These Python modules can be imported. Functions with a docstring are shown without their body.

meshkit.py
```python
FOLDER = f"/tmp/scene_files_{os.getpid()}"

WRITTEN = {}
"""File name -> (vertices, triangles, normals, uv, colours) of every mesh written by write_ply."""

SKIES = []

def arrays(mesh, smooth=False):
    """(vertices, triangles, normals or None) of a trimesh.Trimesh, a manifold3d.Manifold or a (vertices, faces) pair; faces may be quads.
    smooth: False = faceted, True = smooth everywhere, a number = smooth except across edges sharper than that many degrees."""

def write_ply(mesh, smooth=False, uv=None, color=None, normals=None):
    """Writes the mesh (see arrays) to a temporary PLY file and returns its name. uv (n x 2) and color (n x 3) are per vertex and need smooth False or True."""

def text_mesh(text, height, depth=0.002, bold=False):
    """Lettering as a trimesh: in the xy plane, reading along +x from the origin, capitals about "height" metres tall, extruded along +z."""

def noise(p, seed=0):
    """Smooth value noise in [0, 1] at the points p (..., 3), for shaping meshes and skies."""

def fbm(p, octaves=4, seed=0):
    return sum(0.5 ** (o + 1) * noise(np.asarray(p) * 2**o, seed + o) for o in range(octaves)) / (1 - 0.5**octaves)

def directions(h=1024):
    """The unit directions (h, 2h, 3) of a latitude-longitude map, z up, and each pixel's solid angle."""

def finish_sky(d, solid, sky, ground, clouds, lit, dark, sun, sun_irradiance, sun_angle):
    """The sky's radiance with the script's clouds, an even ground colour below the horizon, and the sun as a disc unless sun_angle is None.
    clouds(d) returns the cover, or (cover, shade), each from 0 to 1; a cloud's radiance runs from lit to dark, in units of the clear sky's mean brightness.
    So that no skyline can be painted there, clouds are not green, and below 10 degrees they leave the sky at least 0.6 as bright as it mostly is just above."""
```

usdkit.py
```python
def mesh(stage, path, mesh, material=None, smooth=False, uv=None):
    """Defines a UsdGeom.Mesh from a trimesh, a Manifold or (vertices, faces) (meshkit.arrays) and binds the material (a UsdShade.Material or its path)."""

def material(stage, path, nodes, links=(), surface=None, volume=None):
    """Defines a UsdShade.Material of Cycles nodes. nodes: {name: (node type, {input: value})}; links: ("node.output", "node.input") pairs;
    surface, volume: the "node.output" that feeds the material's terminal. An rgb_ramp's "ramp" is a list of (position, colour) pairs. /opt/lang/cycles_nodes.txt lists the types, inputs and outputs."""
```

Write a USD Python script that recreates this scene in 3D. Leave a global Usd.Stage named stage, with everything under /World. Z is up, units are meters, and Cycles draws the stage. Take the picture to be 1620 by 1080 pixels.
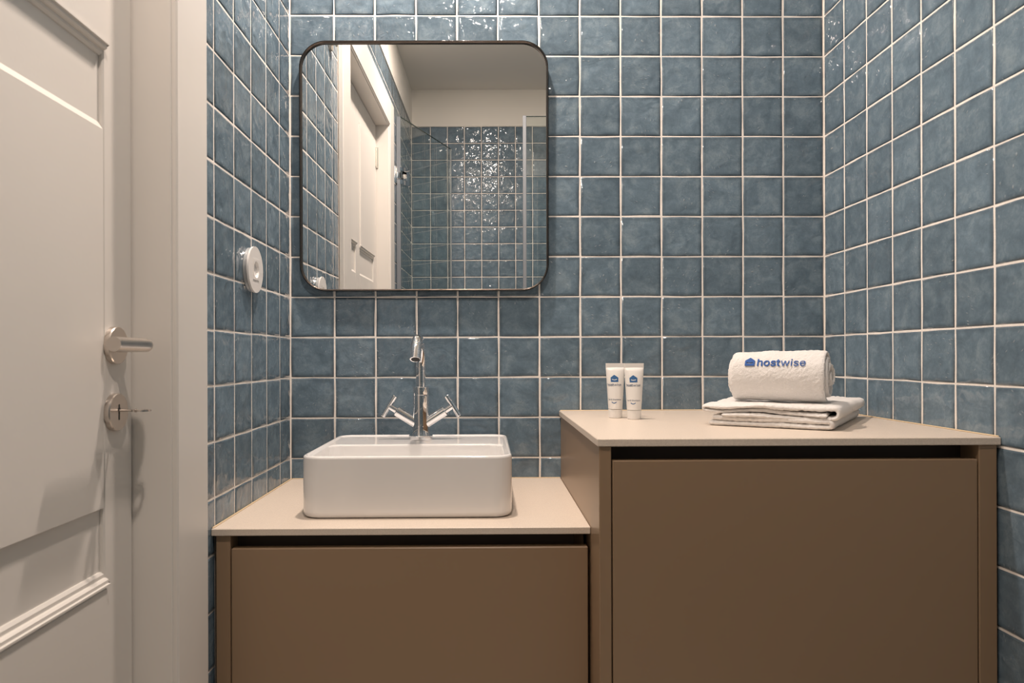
import math, random
import numpy as np, trimesh, usdkit, meshkit
from scipy.spatial.transform import Rotation as Ro
from shapely.geometry import Polygon, LineString, Point
from shapely import affinity
from pxr import Usd, UsdGeom, UsdLux, UsdShade, Gf, Sdf, Vt

stage = Usd.Stage.CreateInMemory()
UsdGeom.SetStageUpAxis(stage, UsdGeom.Tokens.z)
UsdGeom.SetStageMetersPerUnit(stage, 1.0)
UsdGeom.Xform.Define(stage, '/World')
UsdGeom.Scope.Define(stage, '/World/Looks')
rng = np.random.default_rng(7)

# ------------------------------------------------------------------ camera
cam = UsdGeom.Camera.Define(stage, '/World/camera')
F_PX, CX, CY = 1144.8, 783.2, 563.8
Rm = Ro.from_euler('ZXY', [-.0118, .0003, .0028]).as_matrix()
CAM = np.array([.4774, -1.7681, 1.080])
M = np.eye(4)
M[0, :3], M[1, :3], M[2, :3], M[3, :3] = Rm[:, 0], Rm[:, 2], -Rm[:, 1], CAM
UsdGeom.Xformable(cam).AddTransformOp().Set(Gf.Matrix4d(M.tolist()))
cam.CreateHorizontalApertureAttr(36.0); cam.CreateVerticalApertureAttr(24.0)
cam.CreateFocalLengthAttr(F_PX / 1620 * 36)
cam.CreateHorizontalApertureOffsetAttr((810 - CX) / 1620 * 36)
cam.CreateVerticalApertureOffsetAttr((CY - 540) / 1620 * 36)
cam.CreateClippingRangeAttr(Gf.Vec2f(.01, 50))
cam.CreateFStopAttr(9.0); cam.CreateFocusDistanceAttr(2.0)
cam.CreateExposureAttr(1.42)

# ------------------------------------------------------------------ lamps (recessed ceiling spots; their rims are built further down)
CEIL = 2.612
LAMPS = [(.43, -1.38, .76), (.36, -.35, 1.08)]
LCOL = (1.0, .838, .725)
for i, (lx, ly, k) in enumerate(LAMPS):
    d = UsdLux.DiskLight.Define(stage, '/World/spot_light' + ('' if i == 0 else '_%03d' % i))
    d.CreateRadiusAttr(.034); d.CreateIntensityAttr(700 * k); d.CreateColorAttr(Gf.Vec3f(*LCOL))
    UsdGeom.Xformable(d).AddTranslateOp().Set(Gf.Vec3d(lx, ly, CEIL - .0035))

# ------------------------------------------------------------------ helpers
used = {}
def numbered(path):
    k = used.get(path, 0); used[path] = k + 1
    return path if k == 0 else '%s_%03d' % (path, k)

def tag(prim, label=None, cat=None, group=None, kind=None):
    for k, v in (('label', label), ('category', cat), ('group', group), ('kind', kind)):
        if v: prim.SetCustomDataByKey(k, v)

LOC = {}
def thing(name, label, cat, loc=(0, 0, 0), group=None, kind=None):
    p = numbered('/World/' + name)
    x = UsdGeom.Xform.Define(stage, p); x.AddTranslateOp().Set(Gf.Vec3d(*map(float, loc)))
    LOC[p] = np.array(loc, float)
    tag(x.GetPrim(), label, cat, group, kind)
    return p

def obj(name, mesh, mat, parent, smooth=30, label=None, kind=None):
    """A part; vertices are given in world coordinates. Under a part (a mesh at its thing's origin) it becomes a sub-part."""
    p = numbered(parent + '/' + name)
    top = '/'.join(parent.split('/')[:3])
    v, f, n = meshkit.arrays(mesh, smooth)
    v = v - LOC.get(top, np.zeros(3))
    m = usdkit.mesh(stage, p, (v, f), mat)
    if n is not None:
        m.CreateNormalsAttr(np.asarray(n, np.float32)); m.SetNormalsInterpolation('vertex')
    tag(m.GetPrim(), label, None, None, kind)
    return p

def single(name, mesh, mat, label, cat, group=None, kind=None, smooth=30):
    p = numbered('/World/' + name)
    m = usdkit.mesh(stage, p, mesh, mat, smooth=smooth)
    tag(m.GetPrim(), label, cat, group, kind)
    return p

cat_ = trimesh.util.concatenate
def box(x0, x1, y0, y1, z0, z1, b=0.0):
    if b <= 0:
        m = trimesh.creation.box((x1 - x0, y1 - y0, z1 - z0)); m.apply_translation(((x0 + x1) / 2, (y0 + y1) / 2, (z0 + z1) / 2)); return m
    P = []
    for sx in (0, 1):
        for sy in (0, 1):
            for sz in (0, 1):
                c = np.array([(x0, x1)[sx], (y0, y1)[sy], (z0, z1)[sz]]); s = np.array([1 - 2 * sx, 1 - 2 * sy, 1 - 2 * sz]) * b
                for k in range(3):
                    q = c + s; q[k] = c[k]; P.append(q)
    return trimesh.convex.convex_hull(np.array(P))

def lathe(profile, center, axis=(0, 0, 1), n=48):
    m = trimesh.creation.revolve(np.array(profile, float), sections=n)
    m.apply_transform(trimesh.geometry.align_vectors((0, 0, 1), axis)); m.apply_translation(center)
    return m

def tube(path, r, n=24, caps=True):
    P = np.asarray(path, float); N = len(P); r = np.full(N, r) if np.ndim(r) == 0 else np.asarray(r)
    T = np.gradient(P, axis=0); T /= np.linalg.norm(T, axis=1)[:, None]
    a = np.cross(T[0], (0, 0, 1) if abs(T[0][2]) < .9 else (1, 0, 0)); a /= np.linalg.norm(a)
    V = []; t = np.linspace(0, 2 * np.pi, n, endpoint=False)
    for i in range(N):
        a = a - T[i] * (a @ T[i]); a /= np.linalg.norm(a); b = np.cross(T[i], a)
        V.append(P[i] + r[i] * (np.cos(t)[:, None] * a + np.sin(t)[:, None] * b))
    return loft(V, caps, caps)

def loft(loops, cap0=True, cap1=True):
    n = len(loops[0]); V = np.vstack(loops); F = []
    for i in range(len(loops) - 1):
        for j in range(n):
            k = (j + 1) % n; a, b, c, d = i * n + j, i * n + k, (i + 1) * n + k, (i + 1) * n + j
            F += [(a, b, c), (a, c, d)]
    def cap(base, flip):
        nonlocal V
        V = np.vstack([V, V[base:base + n].mean(0)]); c = len(V) - 1
        for j in range(n):
            t = (c, base + j, base + (j + 1) % n); F.append(t[::-1] if flip else t)
    if cap0: cap(0, True)
    if cap1: cap((len(loops) - 1) * n, False)
    m = trimesh.Trimesh(V, np.array(F), process=False)
    return m

def rrect(x0, x1, y0, y1, r, z, n=8):
    P = []
    for cx, cy, a in ((x1 - r, y1 - r, 0), (x0 + r, y1 - r, 90), (x0 + r, y0 + r, 180), (x1 - r, y0 + r, 270)):
        for k in range(n + 1):
            t = math.radians(a + 90 * k / n); P.append((cx + r * math.cos(t), cy + r * math.sin(t), z))
    return np.array(P)

def extrude(poly, h):
    gs = getattr(poly, 'geoms', [poly])
    return cat_([trimesh.creation.extrude_polygon(g, h, engine='earcut') for g in gs])

# ------------------------------------------------------------------ materials
def mat(name, color, rough=.5, metallic=0., noise=None, bump=None, extra=None, coords='geometry.position'):
    """noise: (scale, detail, amount) mottles the colour; bump: list of (scale, distance)."""
    nodes = {'geo': ('geometry', {}), 'p': ('principled_bsdf', dict(base_color=color, roughness=rough, metallic=metallic, **(extra or {})))}
    links = []
    if noise:
        s, det, amt = noise
        c = np.array(color)
        nodes['n'] = ('noise_texture', dict(scale=s, detail=det, roughness=.6))
        nodes['r'] = ('rgb_ramp', {'ramp': [(0.3, tuple(np.clip(c * (1 - amt), 0, 1))), (0.7, tuple(np.clip(c * (1 + amt), 0, 1)))]})
        links += [('geo.position', 'n.vector'), ('n.fac', 'r.fac'), ('r.color', 'p.base_color')]
    prev = None
    for i, (s, dist) in enumerate(bump or []):
        nodes['bn%d' % i] = ('noise_texture', dict(scale=s, detail=3., roughness=.6))
        nodes['b%d' % i] = ('bump', dict(strength=1., distance=dist))
        links += [('geo.position', 'bn%d.vector' % i), ('bn%d.fac' % i, 'b%d.height' % i)]
        if prev: links.append((prev, 'b%d.normal' % i))
        prev = 'b%d.normal' % i
    if prev: links.append((prev, 'p.normal'))
    return usdkit.material(stage, '/World/Looks/' + name, nodes, links, surface='p.BSDF')

def tile_mat(name, dark, mid, light):
    """Hand-glazed ceramic: every tile draws its own piece of the noise, so that marks stop at the joints."""
    N = {
        'geo': ('geometry', {}), 'oi': ('object_info', {}),
        'off': ('vector_math', dict(math_type='scale', vector1=(37., 61., 23.))),
        'pos': ('vector_math', dict(math_type='add')),
        'n1': ('noise_texture', dict(scale=24., detail=3., roughness=.55, distortion=.6)),
        'n2': ('noise_texture', dict(scale=95., detail=4., roughness=.65, distortion=1.2)),
        'mx': ('mix_float', dict(fac=.35)),
        'ramp': ('rgb_ramp', {'ramp': [(.27, dark), (.50, mid), (.76, light)]}),
        'hv': ('math', dict(math_type='multiply_add', value2=.24, value3=.88)),
        'hs': ('hsv', dict(hue=.5, saturation=1.)),
        'at': ('attribute', dict(attribute='glaze')), 'am': ('math', dict(math_type='multiply_add', value2=.30, value3=.70)), 'av': ('math', dict(math_type='multiply')),
        # short glaze scratches and pits
        'va': ('math', dict(math_type='multiply', value2=40.)), 'vq': ('vector_rotate', dict(rotate_type='axis', axis=(.62, .70, .35))), 'vm': ('mapping', dict(scale=(52., 52., 190.))),
        'vo': ('voronoi_texture', dict(feature='f1', scale=1., randomness=1.)),
        'vr': ('map_range', dict(from_min=.04, from_max=.20, to_min=1., to_max=0., clamp=True)),
        'vg': ('noise_texture', dict(scale=16., detail=1.)),
        'vgr': ('map_range', dict(from_min=.50, from_max=.60, to_min=0., to_max=1., clamp=True)),
        'vmul': ('math', dict(math_type='multiply')),
        'w1': ('noise_texture', dict(scale=20., detail=1.2, roughness=.45, distortion=.5)),
        'w2': ('noise_texture', dict(scale=34., detail=2., roughness=.5, distortion=1.)),
        'sf': ('math', dict(math_type='multiply', value2=.55)), 'sc': ('mix', dict(color2=(.46, .49, .50))),
        'b1': ('bump', dict(strength=1., distance=.0042)),
        'b2': ('bump', dict(strength=1., distance=.0013)),
        'b3': ('bump', dict(strength=1., distance=.0006)),
        'p': ('principled_bsdf', dict(roughness=.045, ior=1.5, specular_ior_level=.5)),
    }
    K = [('oi.random', 'off.scale'), ('geo.position', 'pos.vector1'), ('off.vector', 'pos.vector2')]
    K += [('pos.vector', 'vq.vector'), ('oi.random', 'va.value1'), ('va.value', 'vq.angle'), ('vq.vector', 'vm.vector')]
    for a in ('n1', 'n2', 'vg', 'w1', 'w2'): K.append(('pos.vector', a + '.vector'))
    K += [('n1.fac', 'mx.a'), ('n2.fac', 'mx.b'), ('mx.result', 'ramp.fac'), ('oi.random', 'hv.value1'), ('at.fac', 'am.value1'), ('am.value', 'av.value1'), ('hv.value', 'av.value2'), ('av.value', 'hs.value'), ('ramp.color', 'hs.color'), ('hs.color', 'sc.color1'), ('vmul.value', 'sf.value1'), ('sf.value', 'sc.fac'), ('sc.color', 'p.base_color'),
          ('vm.vector', 'vo.vector'), ('vo.distance', 'vr.value'), ('vg.fac', 'vgr.value'), ('vr.result', 'vmul.value1'), ('vgr.result', 'vmul.value2'),
          ('w1.fac', 'b1.height'), ('w2.fac', 'b2.height'), ('b1.normal', 'b2.normal'), ('vmul.value', 'b3.height'), ('b2.normal', 'b3.normal'), ('b3.normal', 'p.normal')]
    return usdkit.material(stage, '/World/Looks/' + name, N, K, surface='p.BSDF')

TILE = tile_mat('blue_glaze', (.096, .140, .181), (.138, .197, .248), (.240, .31, .356))
GROUT = mat('grout', (.87, .82, .77), .85, noise=(60, 3, .08), bump=[(900, .0004)])
PLASTER = mat('white_plaster', (.85, .82, .76), .85, bump=[(300, .0003)])
CEILM = mat('ceiling_paint', (.84, .81, .76), .9)
DOORP = mat('door_paint', (.74, .71, .67), .38, bump=[(180, .00008)])
CASEP = mat('casing_paint', (.74, .71, .67), .38, bump=[(180, .00008)])
NICKEL = mat('brushed_nickel', (.66, .60, .55), .28, 1., bump=[(1500, .00003)])
CHROME = mat('chrome', (.86, .86, .87), .035, 1.)
DARKH = mat('keyhole_dark', (.01, .01, .01), .6)
STEEL = mat('hinge_steel', (.62, .58, .52), .3, 1.)
STONE = mat('beige_stone', (.68, .59, .50), .42, noise=(420, 4, .09), bump=[(700, .00008)])
CABINET = mat('taupe_lacquer', (.290, .196, .120), .34, bump=[(900, .00004)])
GAP = mat('recess_dark', (.06, .042, .03), .6)
CERAMIC = mat('white_ceramic', (.80, .79, .78), .06, extra=dict(coat_weight=.3, coat_roughness=.02))
BLACK = mat('black_metal', (.014, .013, .012), .17, 0.)
BEVEL = mat('bevel_metal', (.13, .108, .095), .3, 1.)
MIRROR = mat('mirror_silver', (.93, .93, .92), .0, 1.)
PLASTIC = mat('white_plastic', (.80, .78, .76), .28)
CLEARP = mat('clear_plastic', (.75, .77, .78), .15, extra=dict(transmission_weight=.55))
TUBEP = mat('tube_plastic', (.82, .80, .77), .3)
INK = mat('blue_ink', (.035, .125, .30), .5)
INKD = mat('navy_ink', (.04, .085, .17), .5)
THREAD = mat('blue_thread', (.012, .085, .33), .7, bump=[(1500, .0003)])
TERRY = mat('white_terry', (.88, .855, .83), .95, bump=[(700, .0016), (260, .0010)], extra=dict(sheen_weight=.25, sheen_roughness=.5))
SEAL = mat('sealant', (.66, .52, .34), .5)
RUBBER = mat('grey_seal', (.22, .24, .265), .3)
FLOORM = mat('floor_tile', (.62, .57, .51), .5, noise=(6, 4, .1))
BAFFLE = mat('lamp_baffle', (.30, .30, .30), .4)
LENS = usdkit.material(stage, '/World/Looks/lamp_lens', {'e': ('emission', dict(color=LCOL, strength=6.))}, [], surface='e.emission')
GLASS = usdkit.material(stage, '/World/Looks/shower_glass', {
    't': ('transparent_bsdf', dict(color=(.95, .975, .97))), 'g': ('glossy_bsdf', dict(color=(1, 1, 1), roughness=.0)),
    'lw': ('layer_weight', dict(blend=.5)), 'pw': ('math', dict(math_type='power', value2=5.)), 'f': ('math', dict(math_type='multiply_add', value2=.95, value3=.04)), 'm': ('mix_closure', {})},
    [('lw.facing', 'pw.value1'), ('pw.value', 'f.value1'), ('f.value', 'm.fac'), ('t.BSDF', 'm.closure1'), ('g.BSDF', 'm.closure2')], surface='m.closure')

# ------------------------------------------------------------------ the room
W, L, TOP = 1.3078, 2.527, 2.4033
PZ, PX = .0981, .1
ROW0 = 1.2261

def rects_minus(rects, hole):
    out = []; h0, h1, k0, k1 = hole
    for a0, a1, b0, b1 in rects:
        if a1 <= h0 or a0 >= h1 or b1 <= k0 or b0 >= k1: out.append((a0, a1, b0, b1)); continue
        if a0 < h0: out.append((a0, h0, b0, b1))
        if a1 > h1: out.append((h1, a1, b0, b1))
        if b1 > k1: out.append((max(a0, h0), min(a1, h1), k1, b1))
        if b0 < k0: out.append((max(a0, h0), min(a1, h1), b0, k0))
    return [r for r in out if r[1] - r[0] > .012 and r[3] - r[2] > .012]

def grid(lines_a, lines_b):
    return [(lines_a[i], lines_a[i + 1], lines_b[j], lines_b[j + 1]) for i in range(len(lines_a) - 1) for j in range(len(lines_b) - 1)]

def lines(lo, hi, start, pitch, eps=.012):
    k0 = math.floor((lo - start) / pitch); out = [lo]; k = k0
    while start + k * pitch < hi - eps:
        if start + k * pitch > lo + eps: out.append(start + k * pitch)
        k += 1
    return out + [hi]

GW_A, GW_B = .0034, .0026      # joint widths: upright and level
def tile(rect, o, U, V, N):
    a0, a1, b0, b1 = rect
    a0 += GW_A / 2; a1 -= GW_A / 2; b0 += GW_B / 2; b1 -= GW_B / 2
    am, bm = (a0 + a1) / 2, (b0 + b1) / 2
    P = np.array([(a0, b0), (am, b0), (a1, b0), (a1, bm), (a1, b1), (am, b1), (a0, b1), (a0, bm)])
    j = rng.normal(0, .00042, (8, 2)); j[[0, 2, 4, 6]] *= .8
    P = P + np.clip(j, -.001, .001)
    c = np.array([am, bm])
    d = np.array([(1, 1), (0, 1), (-1, 1), (-1, 0), (-1, -1), (0, -1), (1, -1), (1, 0)], float)
    tx, ty = rng.normal(0, .0022, 2); lift = rng.uniform(-.0002, .0003)
    def z(Q, h): return h + lift + (Q[:, 0] - am) * tx + (Q[:, 1] - bm) * ty
    rings = [(P, -.006), (P + d * .0005, -.0011), (P + d * .0040, -.0001), (P + d * .0100, 0.0)]
    X = []
    for Q, h in rings: X.append(o + Q[:, :1] * U + Q[:, 1:] * V + z(Q, h)[:, None] * N)
    X.append((o + am * U + bm * V + lift * N)[None])
    Vx = np.vstack(X); Fc = []
    for r in range(3):
        for i in range(8):
            k = (i + 1) % 8; Fc += [(r * 8 + i, r * 8 + k, r * 8 + 8 + k), (r * 8 + i, r * 8 + 8 + k, r * 8 + 8 + i)]
    for i in range(8): Fc.append((24 + i, 24 + (i + 1) % 8, 32))
    Fc = np.array(Fc)
    if np.dot(np.cross(U, V), N) < 0: Fc = Fc[:, ::-1]
    return trimesh.Trimesh(Vx, Fc, process=False)

def tiled(parent, rects, o, U, V, N, key, most=295):
    """Tiles as parts, the nearest first; any past the limit are joined."""
    o, U, V, N = (np.array(x, float) for x in (o, U, V, N))
    rects = sorted(rects, key=key)
    rest = []
    for i, r in enumerate(rects):
        t = tile(r, o, U, V, N)
        if i < most: pool(obj('tile', t, TILE, parent, smooth=True), 1)
        else: rest.append(t)
    if rest: pool(obj('more_tiles', cat_(rest), TILE, parent, smooth=True, kind='stuff'), len(rest))
def pool(p, n):      # where the glaze has run thin (the middle) and where it has pooled (the rim)
    a = np.tile(np.r_[np.zeros(16), np.full(8, .25), np.ones(9)], n).astype(np.float32)
    UsdGeom.PrimvarsAPI(stage.GetPrimAtPath(p)).CreatePrimvar('glaze', Sdf.ValueTypeNames.FloatArray, 'vertex').Set(Vt.FloatArray.FromNumpy(a))

zl = lines(0, TOP, ROW0, PZ)
G = .0013          # grout lies this far behind the tile faces
# back wall
wb = thing('wall_back', 'blue glazed square tiles with pale joints on the wall behind the basin and mirror', 'wall', kind='structure')
obj('grout_bed', box(-.12, W + .12, G, .12, 0, TOP), GROUT, wb, False)
obj('plaster_band', box(-.12, W + .12, -.004, .12, TOP + .0005, CEIL), PLASTER, wb, False)
zb = [z for z in zl if z > .70]
tiled(wb, grid(lines(0, W, .1074, PX), zb), (0, 0, 0), (1, 0, 0), (0, 0, 1), (0, -1, 0), key=lambda r: -r[2] if r[2] < .7 else 0)
# right wall
wr = thing('wall_right', 'blue glazed square tiles on the wall to the right of the tall cabinet', 'wall', kind='structure')
obj('grout_bed', box(W + G, W + .12, -L - .12, G, 0, TOP), GROUT, wr, False)
obj('plaster_band', box(W - .004, W + .12, -L - .12, 0, TOP + .0005, CEIL), PLASTER, wr, False)
yl = lines(0, L, .0988, .099)
rr = grid(yl, zl)
rr = [r for r in rr if not (r[1] < .58 and r[3] < .90)]
tiled(wr, rr, (W, 0, 0), (0, -1, 0), (0, 0, 1), (-1, 0, 0), key=lambda r: r[0] + .6 * abs(r[2] - 1.3))
# left wall with the door opening
CAS0, CAS1, CASZ = .565, 1.697, 2.240           # outer edge of the casing: y (negated), y, z
OP0, OP1, OPZ = .685, 1.572, 2.116              # the opening itself
wl = thing('wall_left', 'blue glazed square tiles on the wall around the white door', 'wall', kind='structure')
bed = [box(-.12, -G, -OP0 + .004, G, 0, TOP), box(-.12, -G, -L - .12, -OP1 - .004, 0, TOP), box(-.12, -G, -OP1 - .004, -OP0 + .004, OPZ + .004, TOP)]
obj('grout_bed', cat_(bed), GROUT, wl, False)
obj('plaster_band', box(-.12, .004, -L - .12, 0, TOP + .0005, CEIL), PLASTER, wl, False)
ll = grid(lines(0, L, .0864, .1008), zl)
ll = rects_minus(ll, (CAS0 - .003, CAS1 + .003, -1, CASZ + .003))
ll = [r for r in ll if not (r[1] < .50 and r[3] < .74)]
tiled(wl, ll, (0, 0, 0), (0, -1, 0), (0, 0, 1), (1, 0, 0), key=lambda r: r[0] + (.5 if r[3] < .6 else 0))
# far wall, seen in the mirror
wf = thing('wall_front', 'blue glazed square tiles on the far shower wall seen in the mirror', 'wall', kind='structure')
obj('grout_bed', box(-.12, W + .12, -L - .12, -L - G, 0, TOP - .0045), GROUT, wf, False)
obj('plaster_band', box(-.12, W + .12, -L - .12, -L + .004, TOP - .004, CEIL), PLASTER, wf, False)
ff = grid(lines(0, W, .0115 + .1, PX), lines(0, TOP - .0045, TOP - .0045 - 23 * PZ, PZ))
tiled(wf, ff, (0, -L, 0), (1, 0, 0), (0, 0, 1), (0, 1, 0), key=lambda r: -r[2])
cp = Polygon([(-.12, -L - .12), (W + .12, -L - .12), (W + .12, .12), (-.12, .12)])
for lx, ly, k in LAMPS: cp = cp.difference(Point(lx, ly).buffer(.040, 16))
cm = extrude(cp, .05); cm.apply_translation((0, 0, CEIL))
single('ceiling', cm, CEILM, 'plain off-white ceiling seen in the mirror', 'ceiling', kind='structure', smooth=False)
single('floor', box(-.12, W + .12, -L - .12, .12, -.05, 0), FLOORM, 'plain beige bathroom floor', 'floor', kind='structure', smooth=False)

# ------------------------------------------------------------------ door and its frame
FX = -.049                                       # face of the door's stiles
CT = .0165                                       # casing thickness
tr = thing('trim_1', 'white painted casing and jambs around the door in the left wall', 'door frame', kind='structure')
def casing(y0, y1, z0, z1, inner):
    return box(.0004, CT, y0, y1, z0, z1, .0025)
obj('casing', casing(-OP0 + .003, -CAS0, 0, CASZ, 0), CASEP, tr)
obj('casing', casing(-CAS1, -OP1 - .003, 0, CASZ, 0), CASEP, tr)
obj('casing', casing(-OP1 - .0025, -OP0 + .0025, OPZ + .003, CASZ, 0), CASEP, tr)
JX0 = -.115
obj('jamb', box(JX0, .0085, -OP0, -OP0 + .022, 0, OPZ + .022, .0012), CASEP, tr)
obj('jamb', box(JX0, .0085, -OP1 - .022, -OP1, 0, OPZ + .022, .0012), CASEP, tr)
obj('jamb', box(JX0, .0085, -OP1 + .0002, -OP0 - .0002, OPZ, OPZ + .022, .0012), CASEP, tr)

dr = thing('door_1', 'white panelled door with brushed lever handle in the left wall', 'door', (FX, -1.13, 0), kind='structure')
DY0, DY1, DZ1 = OP0 + .003, OP1 - .003, OPZ - .003
REC = .0065                                       # recess depth
# leaf: back slab + stiles and rails
parts = [box(FX - .04, FX - REC, -DY1, -DY0, .008, DZ1)]
ST = .081
cols = [(DY0 + ST - .003, 1.087), (1.169, DY1 - ST + .003)]
Zr = [(.008, .16), (DZ1 - .11, DZ1)]
def stile(y0, y1, z0, z1): return box(FX - REC - .002, FX, -y1, -y0, z0, z1, .0022)
parts += [stile(DY0, cols[0][0], .008, DZ1), stile(cols[0][1], cols[1][0], .008, DZ1), stile(cols[1][1], DY1, .008, DZ1)]
for c0, c1 in cols:
    for z0, z1 in Zr: parts.append(stile(c0 - .001, c1 + .001, z0, z1))
obj('door_leaf', cat_(parts), DOORP, dr, 25)
def prism(prof, y0, y1):
    """Closed (x, z) profile run along y."""
    a = [np.array([(x, -y0, z) for x, z in prof]), np.array([(x, -y1, z) for x, z in prof])]
    m = loft(a); trimesh.repair.fix_normals(m); return m
def ledge(zlo, zhi, up):
    """Moulding: a stepped strip; up: its steps rise away from the panel below/above."""
    h = zhi - zlo
    st = [(FX - REC - .001, 0), (FX + .0075, 0), (FX + .0075, .14), (FX + .0045, .17), (FX + .0045, .40), (FX + .0015, .52), (FX - .0015, .55), (FX - .0015, .80), (FX - .0045, 1.0), (FX - REC - .001, 1.0)]
    return [(x, (zlo + t * h) if up else (zhi - t * h)) for x, t in st]
for c0, c1 in cols:
    e = .001
    # raised middle field with bevelled edges
    z0, z1, bv = .872, 1.406, .012
    b0 = np.array([(FX - REC - .001, -c0 - e, z0), (FX - REC - .001, -c1 + e, z0), (FX - REC - .001, -c1 + e, z1), (FX - REC - .001, -c0 - e, z1)])
    b1 = np.array([(FX + .0, -c0 - e, z0 + .002), (FX + .0, -c1 + e, z0 + .002), (FX + .0, -c1 + e, z1 - bv), (FX + .0, -c0 - e, z1 - bv)])
    m = loft([b0, b1]); trimesh.repair.fix_normals(m)
    obj('middle_panel', m, DOORP, dr, False)
    obj('moulding', prism(ledge(1.496, 1.513, False), c0 - .002, c1 + .002), DOORP, dr, False)
    obj('moulding', prism(ledge(.767, .786, True), c0 - .002, c1 + .002), DOORP, dr, False)
    # upper and lower fields
    obj('upper_panel', box(FX - REC - .001, FX + .005, -c1 + e, -c0 - e, 1.512, DZ1 - .112, .002), DOORP, dr, 25)
    obj('lower_panel', box(FX - REC - .001, FX + .005, -c1 + e, -c0 - e, .162, .765, .002), DOORP, dr, 25)
for hz in (1.92, 1.10, .25):
    hb = obj('hinge', lathe([(0, 0), (.006, 0), (.006, .095), (0, .095)], (FX + .004, -DY1 - .001, hz), n=16), STEEL, dr)
    obj('hinge_leaf', box(FX + .0005, FX + .003, -DY1, -DY1 + .014, hz + .005, hz + .09), STEEL, hb)
# lever handle and lock rose
HY, HZ, KZ = -.741, 1.0975, 1.0035
h = obj('door_handle', lathe([(0, 0), (.0265, 0), (.0265, .0065), (.0255, .0078), (0, .0078)], (FX + .0002, HY, HZ), (1, 0, 0)), NICKEL, dr)
R = .0095; NECK = .052
pth = [(FX + .007, HY, HZ), (FX + NECK - .018, HY, HZ)]
for t in np.linspace(0, 90, 9): pth.append((FX + NECK - .018 + .018 * math.sin(math.radians(t)), HY - .018 * (1 - math.cos(math.radians(t))), HZ))
pth += [(FX + NECK, HY - .06, HZ), (FX + NECK, HY - .101, HZ)]
pp = [np.array(pth[0])]
for a, b in zip(pth[:-1], pth[1:]):
    n = max(1, int(np.linalg.norm(np.subtract(b, a)) / .006))
    for k in range(1, n + 1): pp.append(np.array(a) + (np.array(b) - np.array(a)) * k / n)
obj('lever', tube(pp, R, 28), NICKEL, h, 40)
k = obj('lock_rose', lathe([(0, 0), (.0265, 0), (.0265, .0065), (.0255, .0078), (0, .0078)], (FX + .0002, HY, KZ), (1, 0, 0)), NICKEL, dr)
kh = LineString([(0, -.0095), (0, .0095)]).buffer(.0017).union(Point(0, .004).buffer(.0032))
kh = extrude(kh, .0004); kh.vertices = np.c_[FX + .0079 + kh.vertices[:, 2], HY + kh.vertices[:, 0], KZ + kh.vertices[:, 1]]; kh.invert()
obj('keyhole', kh, DARKH, k, False)
# key in the lock
ky = thing('key', 'small steel key standing in the door lock below the lever handle', 'key', (FX + .0084, HY, KZ))
kx = FX + .0084
obj('shank', lathe([(0, 0), (.0016, 0), (.0016, .021), (.0026, .0215), (.0026, .024), (0, .024)], (kx, HY, KZ + .002), (1, 0, 0), 16), NICKEL, ky)
ring = LineString([(0, 0), (.004, 0)]).buffer(.005).union(Point(.012, 0).buffer(.0115)).difference(Point(.015, 0).buffer(.0045))
ring = affinity.scale(ring, 1, .95)
bw = extrude(ring, .0022); bw.vertices = np.c_[kx + .0215 + bw.vertices[:, 0] * .95, HY + bw.vertices[:, 1], KZ + .001 + bw.vertices[:, 2]]
obj('bow', bw, NICKEL, ky, 30)

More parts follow.
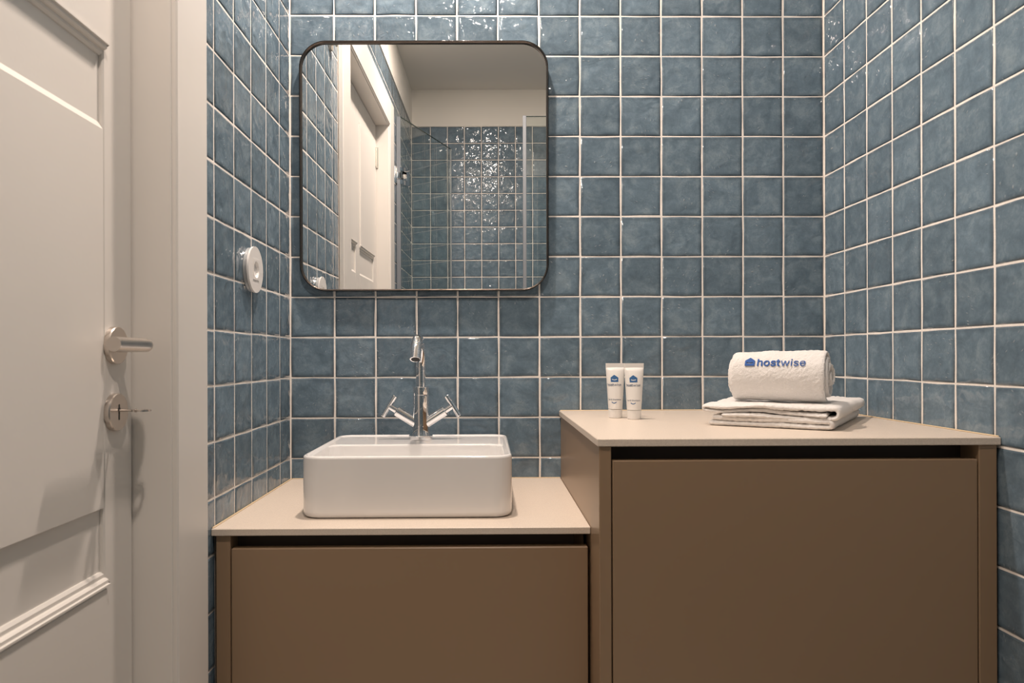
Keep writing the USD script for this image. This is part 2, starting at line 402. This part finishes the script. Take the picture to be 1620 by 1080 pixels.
# ------------------------------------------------------------------ round socket on the left wall
sk = thing('wall_socket', 'round white wall socket on the left tiled wall beside the mirror', 'socket', (0, -.301, 1.257))
def onleft(m):           # local: x along wall (-y), y up, z out of the wall
    v = m.vertices.copy(); m.vertices = np.c_[.0005 + v[:, 2], -.301 - v[:, 0], 1.257 + v[:, 1]]; return m
m = trimesh.creation.revolve(np.array([(0, 0), (.0445, 0), (.0445, .0055), (.042, .0075), (0, .0075)]), sections=64)
obj('clear_back_ring', onleft(m), CLEARP, sk, label='clear plastic ring')
pl = Point(0, 0).buffer(.0465, 32).difference(Polygon([(-.0185, -.021), (.0185, -.021), (.0185, .021), (-.0185, .021)]))
m = extrude(pl, .004); m.apply_translation((0, 0, .0078))
m2 = trimesh.creation.revolve(np.array([(.0405, .0118), (.0465, .0118), (.0460, .0132), (.0440, .0142), (.0405, .0142)]), sections=64)
obj('plate', onleft(m), PLASTIC, sk, 25)
ins = Polygon([(-.0183, -.0208), (.0183, -.0208), (.0183, .0208), (-.0183, .0208)]).difference(Point(0, 0).buffer(.0168, 24))
m = extrude(ins, .0052); m.apply_translation((0, 0, .0078))
obj('insert', onleft(m), PLASTIC, sk, 25)
m = trimesh.creation.revolve(np.array([(.0168, .0128), (.0155, .0060), (.0140, .0050), (0, .0050)]), sections=48)
obj('well', onleft(m), PLASTIC, sk, 60)

# small round fitting higher up on the left wall (its reflection shows in the mirror's top corner)
hk = thing('wall_hook', 'small round metal hook high on the left wall near the door frame', 'hook', (0, -.452, 2.022))
obj('plate', lathe([(0, 0), (.024, 0), (.024, .004), (.022, .006), (0, .006)], (.0005, -.452, 2.022), (1, 0, 0)), STEEL, hk)
obj('peg', lathe([(0, 0), (.007, 0), (.007, .010), (.011, .012), (.011, .015), (.009, .017), (0, .017)], (.006, -.452, 2.022), (1, 0, 0), 24), STEEL, hk)

# ------------------------------------------------------------------ mirror
MX0, MX1, MZ0, MZ1 = .028, .628, 1.2395, 1.8415
mc = np.array([(MX0 + MX1) / 2, 0, (MZ0 + MZ1) / 2])
mr = thing('wall_mirror', 'square wall mirror with rounded corners and thin black frame above the basin', 'mirror', (mc[0], -.004, mc[2]))
YAW, PIT = -.0078, -.0067
def tilt(m):            # the mirror hangs a touch out of parallel
    v = m.vertices.copy(); v[:, 1] += (v[:, 0] - mc[0]) * YAW + (v[:, 2] - mc[2]) * PIT; m.vertices = v; return m
def ringloop(d, y, r): 
    p = rrect(MX0 + d, MX1 - d, MZ0 + d, MZ1 - d, r - d, 0, 14); return np.c_[p[:, 0], np.full(len(p), y), p[:, 1]]
RC, FW, FB, FF = .064, .0045, -.0052, -.0235
lp = [ringloop(FW, FB, RC), ringloop(0, FB, RC), ringloop(0, FF + .0008, RC), ringloop(.0008, FF, RC), ringloop(.0020, FF, RC), ringloop(.0032, FF + .004, RC), ringloop(FW, FB, RC)]
fr = loft(lp, False, False); trimesh.repair.fix_normals(fr)
obj('frame', tilt(fr), BLACK, mr, 35)
bv_ = loft([ringloop(.0018, FF - .00005, RC), ringloop(FW + .0002, FF + .0036, RC), ringloop(FW + .0002, FF + .0085, RC), ringloop(.0034, FF + .0085, RC), ringloop(.0018, FF + .0002, RC), ringloop(.0018, FF - .00005, RC)], False, False); trimesh.repair.fix_normals(bv_)
obj('inner_bevel', tilt(bv_), BEVEL, mr, 25)
gl = loft([ringloop(FW - .0004, -.0075, RC), ringloop(FW - .0004, -.0148, RC)]); trimesh.repair.fix_normals(gl)
obj('mirror_glass', tilt(gl), MIRROR, mr, 25)

# ------------------------------------------------------------------ low cabinet, worktop, basin, tap
YL, ZL = -.512, .784
SL = .0125
lc = thing('vanity_cabinet', 'low taupe vanity cabinet with one wide drawer under the basin', 'cabinet', (.33, -.26, .12))
BZ = .12
obj('side_panel', box(.0065, .0315, YL + .006, -.002, BZ, ZL - SL, .0012), CABINET, lc)
obj('side_panel', box(.634, .6535, YL + .06, -.002, BZ, ZL - SL, .0012), CABINET, lc)
obj('recess_rail', box(.0315, .634, YL + .045, YL + .06, ZL - SL - .09, ZL - SL), GAP, lc)
obj('carcass', box(.0315, .634, YL + .06, -.002, BZ, ZL - SL), GAP, lc)
obj('drawer_front', box(.0335, .6535, YL + .004, YL + .024, BZ, .7485, .0015), CABINET, lc)
lw = thing('worktop', 'low beige stone worktop carrying the white basin', 'worktop', (.33, -.26, ZL - SL))
obj('slab', box(.0006, .6575, YL, -.0006, ZL - SL, ZL, .0012), STONE, lw)
obj('sealant_bead', cat_([box(.0004, .004, YL + .004, -.001, ZL - .0005, ZL + .0022, .0012), box(.004, .657, -.0038, -.0004, ZL - .0005, ZL + .0018, .0008)]), SEAL, lw, label='yellowed sealant along the tiles')

BX0, BX1, BY0, BY1, BT = .134, .5245, -.442, -.068, .8985
bs = thing('basin', 'white ceramic rectangular countertop basin with rounded corners', 'basin', (.329, -.255, ZL))
LED = BT - .0030; IY1 = -.232; q = 10
def rr_(d, z, r): return rrect(BX0 + d, BX1 - d, BY0 + d, BY1 - d, max(r - d, .003), z, q)
lo = [rr_(.014, ZL + .0003, .036), rr_(.0075, ZL + .0006, .036), rr_(.0035, ZL + .0025, .036), rr_(.0012, ZL + .006, .036), rr_(.0004, ZL + .012, .036), rr_(.0, ZL + .05, .036), rr_(.0, BT - .006, .036), rr_(.0006, BT - .003, .036), rr_(.0022, BT - .0008, .036), rr_(.0042, BT, .036), rr_(.0068, BT - .0004, .036), rr_(.0092, BT - .002, .036), rr_(.0108, BT - .0027, .036)]
def bowl(d, z, r): return rrect(BX0 + .0125 + d, BX1 - .0125 - d, BY0 + .0125 + d, IY1 - d, r, z, q)
lo += [bowl(-.0002, LED - .0004, .028), bowl(.0016, LED - .0016, .027), bowl(.003, LED - .005, .027), bowl(.005, LED - .03, .027), bowl(.009, LED - .065, .03), bowl(.016, LED - .083, .03), bowl(.030, LED - .092, .03), bowl(.06, LED - .095, .02)]
bm = loft(lo, True, True)
obj('bowl', bm, CERAMIC, bs, 50)
obj('drain', lathe([(0, 0), (.021, 0), (.021, .002), (.019, .003), (0, .003)], (.329, -.335, LED - .0951), n=32), CHROME, bs)

FXc, FYc = .3297, -.142
tp = thing('tap', 'chrome mixer tap with gooseneck spout and two cross-bar handles on the basin ledge', 'tap', (FXc, FYc, LED + .0004))
obj('base_ring', lathe([(0, 0), (.0265, 0), (.0268, .001), (.0268, .0085), (.0260, .0094), (0, .0094)], (FXc, FYc, LED + .0004)), CHROME, tp)
obj('body', lathe([(0, 0), (.0205, .0), (.0192, .005), (.0182, .012), (.0178, .02), (.0178, .088), (.0172, .0895), (.0172, .0905), (.0178, .092), (.0178, .1075), (.0168, .109), (0, .109)], (FXc, FYc, LED + .0092)), CHROME, tp)
zs = LED + .116; zc = 1.0555; rg = .062
sp = [(FXc, FYc, z) for z in np.linspace(zs, zc, 8)]
for t in np.linspace(0, 150, 26)[1:]:
    a = math.radians(t); sp.append((FXc, FYc - rg + rg * math.cos(a), zc + rg * math.sin(a)))
dv = np.array([0, -math.sin(math.radians(150)), math.cos(math.radians(150))])
dv = np.array([0, -.5, -.866]); e0 = np.array(sp[-1])
for t in (.004, .008, .012): sp.append(tuple(e0 + dv * t))
sp = np.array(sp)
rad = np.full(len(sp), .0109); rad[8:] = np.linspace(.0109, .0117, len(sp) - 8)
s_ = obj('spout', tube(sp, rad, 36), CHROME, tp, 40)
tip = sp[-1]
obj('aerator', lathe([(0, 0), (.0086, 0), (.0086, .0012), (.0, .0012)], tip + dv * .0002, dv, 24), DARKH, s_)
ao = lathe([(.0087, 0), (.0118, 0), (.0115, .0016), (.0090, .0016), (.0087, 0)], tip - dv * .0001, dv, 36)
obj('outlet_rim', ao, CHROME, s_)
for sgn in (-1, 1):
    ax = np.array([sgn * math.cos(math.radians(32)), 0, math.sin(math.radians(32))])
    o = np.array([FXc, FYc, LED + .030]) + ax * .010
    hd = obj('handle', lathe([(0, 0), (.0118, 0), (.0118, .053), (.0108, .0545), (.0066, .0545), (.0066, .072), (0, .072)], o, ax, 32), CHROME, tp)
    pr_ = np.array([-sgn * math.sin(math.radians(32)), 0, math.cos(math.radians(32))])
    c = o + ax * .0745
    obj('cross_bar', lathe([(0, 0), (.0052, 0), (.0061, .001), (.0061, .053), (.0052, .054), (0, .054)], c - pr_ * .027, pr_, 24), CHROME, hd)

# ------------------------------------------------------------------ tall cabinet and its top
YT, ZT = -.611, .948
tc = thing('tall_cabinet', 'taller taupe cabinet with a wide front in the right corner', 'cabinet', (.98, -.3, .12))
TX0 = .658
obj('side_panel', box(TX0, TX0 + .0195, YT + .004, -.002, BZ, ZT - SL, .0012), CABINET, tc)
obj('side_panel', box(1.2735, 1.303, YT + .004, -.002, BZ, ZT - SL, .0012), CABINET, tc)
obj('recess_rail', box(TX0 + .0195, 1.2735, YT + .05, YT + .065, ZT - SL - .09, ZT - SL), GAP, tc)
obj('carcass', box(TX0 + .0195, 1.2735, YT + .065, -.002, BZ, ZT - SL), GAP, tc)
obj('drawer_front', box(TX0 + .0215, 1.2715, YT + .004, YT + .024, BZ, .9125, .0015), CABINET, tc)
tw = thing('worktop', 'taller beige stone worktop carrying the towels and small tubes', 'worktop', (.98, -.3, ZT - SL))
obj('slab', box(.6545, 1.3072, YT, -.0006, ZT - SL, ZT, .0012), STONE, tw)
obj('sealant_bead', cat_([box(1.304, 1.3074, YT + .004, -.001, ZT - .0005, ZT + .0022, .0012), box(.657, 1.304, -.0038, -.0004, ZT - .0005, ZT + .0018, .0008)]), SEAL, tw, label='yellowed sealant along the tiles')

# ------------------------------------------------------------------ lettering
def flat_text(text, height, bold=False):
    m = meshkit.text_mesh(text, height, .0001, bold)
    return m
def subdiv(m, edge):
    v, f = trimesh.remesh.subdivide_to_size(m.vertices, m.faces, edge, max_iter=12)
    return trimesh.Trimesh(v, f, process=False)
def house(w):
    """Emblem: little house with a smile, width w, resting on y = 0."""
    h = Polygon([(-.5, 0), (.5, 0), (.5, .62), (.0, 1.03), (-.5, .62)])
    arc = LineString([(x, .30 + 1.0 * x * x) for x in np.linspace(-.27, .27, 15)]).buffer(.062)
    return affinity.scale(h.buffer(-.02).buffer(.02).difference(arc), w, w, origin=(0, 0))
def smile(w):
    return affinity.scale(LineString([(x, .9 * x * x) for x in np.linspace(-.5, .5, 15)]).buffer(.085), w, w, origin=(0, 0))
def place2d(m, x, y, c='c'):
    b = m.bounds; m.apply_translation((x - (b[0][0] + b[1][0]) / 2 if c == 'c' else x - b[0][0], y, 0)); return m
def wordmark(height, gap=.08):
    a = flat_text('host', height, True); b = flat_text('wise', height, False)
    a.apply_translation((-a.bounds[0][0], 0, 0)); b.apply_translation((a.bounds[1][0] + gap * height - b.bounds[0][0], 0, 0))
    return cat_([a, b])

# ------------------------------------------------------------------ two small tubes
def shampoo(cx, cy, yaw, label):
    th = thing('shampoo_tube', label, 'toiletry tube', (cx, cy, ZT), group='small white shampoo tubes')
    HT = .1175; CAPH = .019; CR = .009
    n = 40; t = np.linspace(0, 2 * np.pi, n, endpoint=False)
    cy_, sy_ = math.cos(yaw), math.sin(yaw)
    def W_(P): P = np.asarray(P, float); return np.c_[cx + P[:, 0] * cy_ - P[:, 1] * sy_, cy + P[:, 0] * sy_ + P[:, 1] * cy_, ZT + P[:, 2]]
    def radii(z):
        k = np.clip((z - CAPH) / (HT - CR - CAPH), 0, 1)
        rx = .0150 + (.0207 - .0150) * k ** 1.0
        ry = .0150 * np.sqrt(np.clip(1 - k ** 1.6, 0, 1)) + .0008
        return rx, ry
    loops = []
    for z in list(np.linspace(CAPH + .0006, HT - CR, 26)):
        rx, ry = radii(z); loops.append(W_(np.c_[rx * np.cos(t), ry * np.sin(t), np.full(n, z)]))
    obj('tube_body', loft(loops), TUBEP, th, 60)
    loops = [W_(np.c_[.0208 * np.sign(np.cos(t)) * np.abs(np.cos(t)) ** .35, .0009 * np.sign(np.sin(t)) * np.abs(np.sin(t)) ** .6, np.full(n, z)]) for z in (HT - CR - .0002, HT)]
    obj('crimped_end', loft(loops), TUBEP, th, 30)
    loops = [W_(np.c_[r * np.cos(t), r * np.sin(t), np.full(n, z)]) for r, z in ((.0128, .0002), (.0140, .0006), (.0143, .0016), (.0149, CAPH - .0008), (.0145, CAPH))]
    obj('cap', loft(loops), TUBEP, th, 40)
    def wrap(m, off=.00018):
        m = subdiv(m, .0022); v = m.vertices
        z = v[:, 1]; rx, ry = radii(z); s = v[:, 0]
        ph = s / np.sqrt((rx ** 2 + rx * np.maximum(ry, .004)) / 2)
        m.vertices = W_(np.c_[(rx + off) * np.sin(ph), -(ry + off + v[:, 2]) * np.cos(ph), z]); return m
    lx = -.0032
    hm = extrude(house(.0148), .00005); hm.apply_translation((lx, .0775, 0)); obj('house_emblem', wrap(hm), INK, th, False, label='blue house emblem')
    wm = wordmark(.0052); place2d(wm, lx - .0011, .0690); obj('lettering', wrap(wm), INKD, th, False, label='blue printed name')
    sm = flat_text('Gel & Shampoo', .0030); place2d(sm, lx - .0016, .0385); obj('small_lettering', wrap(sm), INKD, th, False)
    ar = extrude(smile(.0092), .00005); ar.apply_translation((lx - .0022, .0325, 0)); obj('smile_mark', wrap(ar), INK, th, False, label='blue smile mark')
shampoo(.7545, -.213, .0, 'left one of two small white shampoo tubes on the tall worktop')
shampoo(.7882, -.246, .02, 'right one of two small white shampoo tubes, nearer the towels')

# ------------------------------------------------------------------ towels
ANG = math.radians(-34)
E1 = np.array([math.cos(ANG), math.sin(ANG), 0]); E2 = np.array([-math.sin(ANG), math.cos(ANG), 0])
FL = np.array([.894, -.383, ZT])
def resample(P, step):
    P = np.asarray(P, float); d = np.r_[0, np.cumsum(np.linalg.norm(np.diff(P, axis=0), axis=1))]
    s = np.linspace(0, d[-1], max(3, int(d[-1] / step)))
    return np.c_[np.interp(s, d, P[:, 0]), np.interp(s, d, P[:, 1])], s / d[-1]
def arc(cx, cy, r, a0, a1, n=9, ry=None):
    return [(cx + r * math.cos(math.radians(a)), cy + (ry or r) * math.sin(math.radians(a))) for a in np.linspace(a0, a1, n)]
def cloth(path, th, length, step=.0024, start=lambda u: 0., stop=lambda u: 0., seed=0, low=.0012, high=.0014, hem=.02, floor_=None, droop=0.):
    """A towel layer: the centre line in a plane, given thickness and run along the third axis; returns local (path x, run, path y)."""
    P, u = resample(path, step)
    T = np.gradient(P, axis=0); T /= np.linalg.norm(T, axis=1)[:, None]; Nn = np.c_[-T[:, 1], T[:, 0]]
    K = len(P); Mst = int(length / step)
    w = np.linspace(0, 1, Mst)
    S = np.zeros((Mst, 2 * K, 3))
    endk = np.minimum(1, np.sqrt(np.clip(np.minimum(np.arange(K), np.arange(K)[::-1]) / 2.0, 0, 1)) + .25)
    for i, ww in enumerate(w):
        e = min(i, Mst - 1 - i); sc = (.35, .75, .93)[e] if e < 3 else 1.
        a = np.array([start(x) for x in u]); b = np.array([length + stop(x) for x in u])
        y = a + (b - a) * ww
        h = (th / 2 * sc * endk)[:, None] * Nn
        A = P + h; B = (P - h)[::-1]
        S[i, :K] = np.c_[A[:, 0], y, A[:, 1]]; S[i, K:] = np.c_[B[:, 0], y[::-1], B[:, 1]]
    V = S.reshape(-1, 3); n = 2 * K; F = []
    j = np.arange(n); k2 = (j + 1) % n
    for i in range(Mst - 1):
        a, b, c, d = i * n + j, i * n + k2, (i + 1) * n + k2, (i + 1) * n + j
        F.append(np.c_[a, b, c]); F.append(np.c_[a, c, d])
    jj = np.arange(K - 1)
    for base, flip in ((0, 1), ((Mst - 1) * n, 0)):
        a, b, c, d = base + jj, base + jj + 1, base + n - 2 - jj, base + n - 1 - jj
        q1, q2 = np.c_[a, b, c], np.c_[a, c, d]
        F += [q1[:, ::-1], q2[:, ::-1]] if flip else [q1, q2]
    m = trimesh.Trimesh(V, np.vstack(F), process=False)
    if m.volume < 0: m.invert()
    N3 = np.array(m.vertex_normals); uu = np.tile(np.r_[u, u[::-1]], Mst)
    high = high * (1 - .75 * ((uu > 1 - hem) | (uu < hem * .4)))
    nz = (meshkit.fbm(V * 28 + seed, 2, seed) - .5) * 2 * low + (meshkit.fbm(V * 300, 2, seed + 5) - .5) * 2 * high
    V = V + N3 * nz[:, None]
    V[:, 2] += (meshkit.fbm(np.c_[V[:, 0] * 14, V[:, 1] * 14, V[:, 2] * 30 + seed * 3.3], 2, seed + 9) - .5) * .0095 * np.clip(V[:, 2] / .03, 0, 1)
    V[:, 2] -= droop * np.exp(-np.clip(V[:, 1], 0, 1) / .012) * (.6 + .4 * np.sin(V[:, 0] * 40)) * np.clip(V[:, 2] / .035, 0, 1)
    if floor_ is not None: V[:, 2] = np.maximum(V[:, 2], floor_)
    return V, m.faces
bt = thing('bath_towel', 'folded white terry bath towel lying under the rolled towel', 'towel', FL + E1 * .12 + E2 * .17)
def wt(VF, o=FL):
    V, F = VF; return trimesh.Trimesh(o + V[:, :1] * E1 + V[:, 1:2] * E2 + V[:, 2:] * np.array([0, 0, 1.]), F, process=False)
P1 = [(.010, .0058), (.220, .0058)] + arc(.220, .0108, .0050, -90, 90) + [(.05, .0158), (.016, .0158)]
obj('lower_fold', wt(cloth(P1, .0098, .345, seed=1, floor_=.0004)), TERRY, bt, True)
P2 = [(.218, .0302), (.12, .0310), (.05, .0305)] + [(.012, .0290)] + arc(.004, .0338, .0046, 262, 95) + [(.06, .0384), (.140, .0388), (.185, .0400)] + [(.220, .0405)] + arc(.228, .0318, .0085, 80, -80) + [(.20, .0232), (.12, .0222), (.035, .0240)]
obj('upper_fold', wt(cloth(P2, .0076, .350, seed=2, low=.0012, start=lambda u: .0045 * math.sin(11 * u) - .002, droop=.0035)), TERRY, bt, True)
# rolled towel: a spiral run along E1
RO = .0455
rt = thing('rolled_towel', 'rolled white hand towel with blue lettering on top of the folded towel', 'towel', FL + E1 * .12 + E2 * .075 + np.array([0, 0, .043]))
tt = np.linspace(0, 1, 160); turns = 3.35
aa = math.radians(-78) + (1 - tt) * turns * 2 * math.pi
rr2 = .0095 + (RO - .0095) * tt
SX, SZ = 1.06, 1.03
spiral = np.c_[-rr2 * np.cos(aa) * SX, rr2 * np.sin(aa) * SZ]
spiral = spiral * 1.0
base = FL + E2 * .079 + np.array([0, 0, .0446 + RO * SZ + .0036])
VF = cloth(spiral, .0075, .170, seed=4, low=.0012, start=lambda x: .038 + .004 * math.sin(9 * x), stop=lambda x: .038 + .010 * (1 - x) * math.sin(7 * x + 1) ** 2)
# local (path x -> E2, run -> E1, path y -> z)
V, F = VF
m = trimesh.Trimesh(base + V[:, :1] * E2 + V[:, 1:2] * E1 + V[:, 2:] * np.array([0, 0, 1.]), F, process=False)
if m.volume < 0: m.invert()
ro = obj('roll', m, TERRY, rt, True)
# hem band along the free end
def on_roll(m2, ang0, e1c, off):
    """Bends flat lettering (x along the roll, y up) on to the front of the roll."""
    v = m2.vertices; Rr = RO + .00375 + off
    th = ang0 + v[:, 1] / Rr
    Rr = Rr - (RO - .0095) / turns * (th + math.radians(78)) / (2 * math.pi)
    m2.vertices = base + np.outer(e1c + v[:, 0], E1) + np.outer(-(Rr + v[:, 2]) * np.cos(th) * SX, E2) + np.outer((Rr + v[:, 2]) * np.sin(th) * SZ, [0, 0, 1.]); return m2
A0 = math.radians(22)
hh = extrude(house(.0180), .0010); hh.apply_translation((.0, 0, 0)); obj('house_emblem', on_roll(subdiv(hh, .003), A0, .078, .0015), THREAD, rt, False, label='blue embroidered house emblem')
wm = wordmark(.0150); wm.apply_translation((0, .0005, 0)); wm.vertices[:, 2] *= 4
obj('lettering', on_roll(subdiv(wm, .003), A0, .0915, .0013), THREAD, rt, False, label='blue embroidered name')

# ------------------------------------------------------------------ shower screen behind the camera, seen in the mirror
ZG = 2.252
EDGE = mat('glass_edge', (.06, .10, .09), .15)
sd = thing('shower_door', 'clear glass shower door standing open, hinged on the left wall', 'shower door', (.012, -1.885, .02))
A = np.array([.0225, -1.885]); B = np.array([.233, -2.470]); d = (B - A) / np.linalg.norm(B - A); nn = np.array([-d[1], d[0]])
def slab(a, b, th, z0, z1):
    a, b = np.array(a), np.array(b); dd = (b - a) / np.linalg.norm(b - a); n_ = np.array([-dd[1], dd[0]]) * th / 2
    q = np.array([a - n_, b - n_, b + n_, a + n_]); m = loft([np.c_[q, np.full(4, z0)], np.c_[q, np.full(4, z1)]]); trimesh.repair.fix_normals(m); return m
obj('pane', slab(A, B, .006, .02, ZG), GLASS, sd, False)
obj('polished_edge', slab(A, B, .0062, ZG, ZG + .0022), EDGE, sd, False)
obj('wall_seal', box(.0006, .022, -1.895, -1.873, .02, ZG, .002), RUBBER, sd, label='grey seal strip')
obj('edge_seal', slab(B, B + d * .006, .008, .02, ZG), CLEARP, sd, False)
for hz in (1.917, .30):
    hg = obj('hinge', cat_([box(.0005, .007, -1.925, -1.860, hz, hz + .087, .001), box(.004, .030, -1.900, -1.868, hz + .026, hz + .061, .003)]), CHROME, sd)
    def clamp(z0, z1, s0, s1):
        return slab(A + d * s0, A + d * s1, .024, z0, z1)
    obj('clamp', cat_([clamp(hz, hz + .022, -.012, .072), clamp(hz + .065, hz + .087, -.012, .072), clamp(hz + .022, hz + .065, .040, .072)]), CHROME, hg, False)
sp_ = thing('shower_panel', 'fixed clear glass shower panel with upright edge profile on the right', 'shower panel', (.97, -1.885, .02))
obj('pane', box(.646, 1.3065, -1.889, -1.881, .02, ZG), GLASS, sp_, False)
obj('polished_edge', box(.646, 1.3065, -1.8892, -1.8808, ZG, ZG + .002), EDGE, sp_, False)
obj('edge_profile', box(.632, .650, -1.896, -1.874, .02, ZG + .003, .002), RUBBER, sp_, label='pale upright edge profile')

# ------------------------------------------------------------------ rims of the ceiling spots
names = ['recessed round ceiling spot in front of the door', 'recessed round ceiling spot above the basin']
for (lx, ly, k), nm in zip(LAMPS, names):
    t = thing('ceiling_spot', nm, 'lamp', (lx, ly, CEIL), group='ceiling spots')
    obj('rim', lathe([(.0385, -.003), (.047, -.003), (.049, -.001), (.049, -.0003), (.0385, -.0003), (.0385, -.003)], (lx, ly, CEIL)), PLASTIC, t)
    obj('baffle', lathe([(.0372, .004), (.0385, -.0028), (.0395, -.0028), (.0392, .006), (0, .006), (0, .004), (.0372, .004)], (lx, ly, CEIL)), BAFFLE, t)
    obj('lens', lathe([(0, -.0015), (.0355, -.0015), (.0355, .0030), (0, .0030)], (lx, ly, CEIL)), LENS, t)
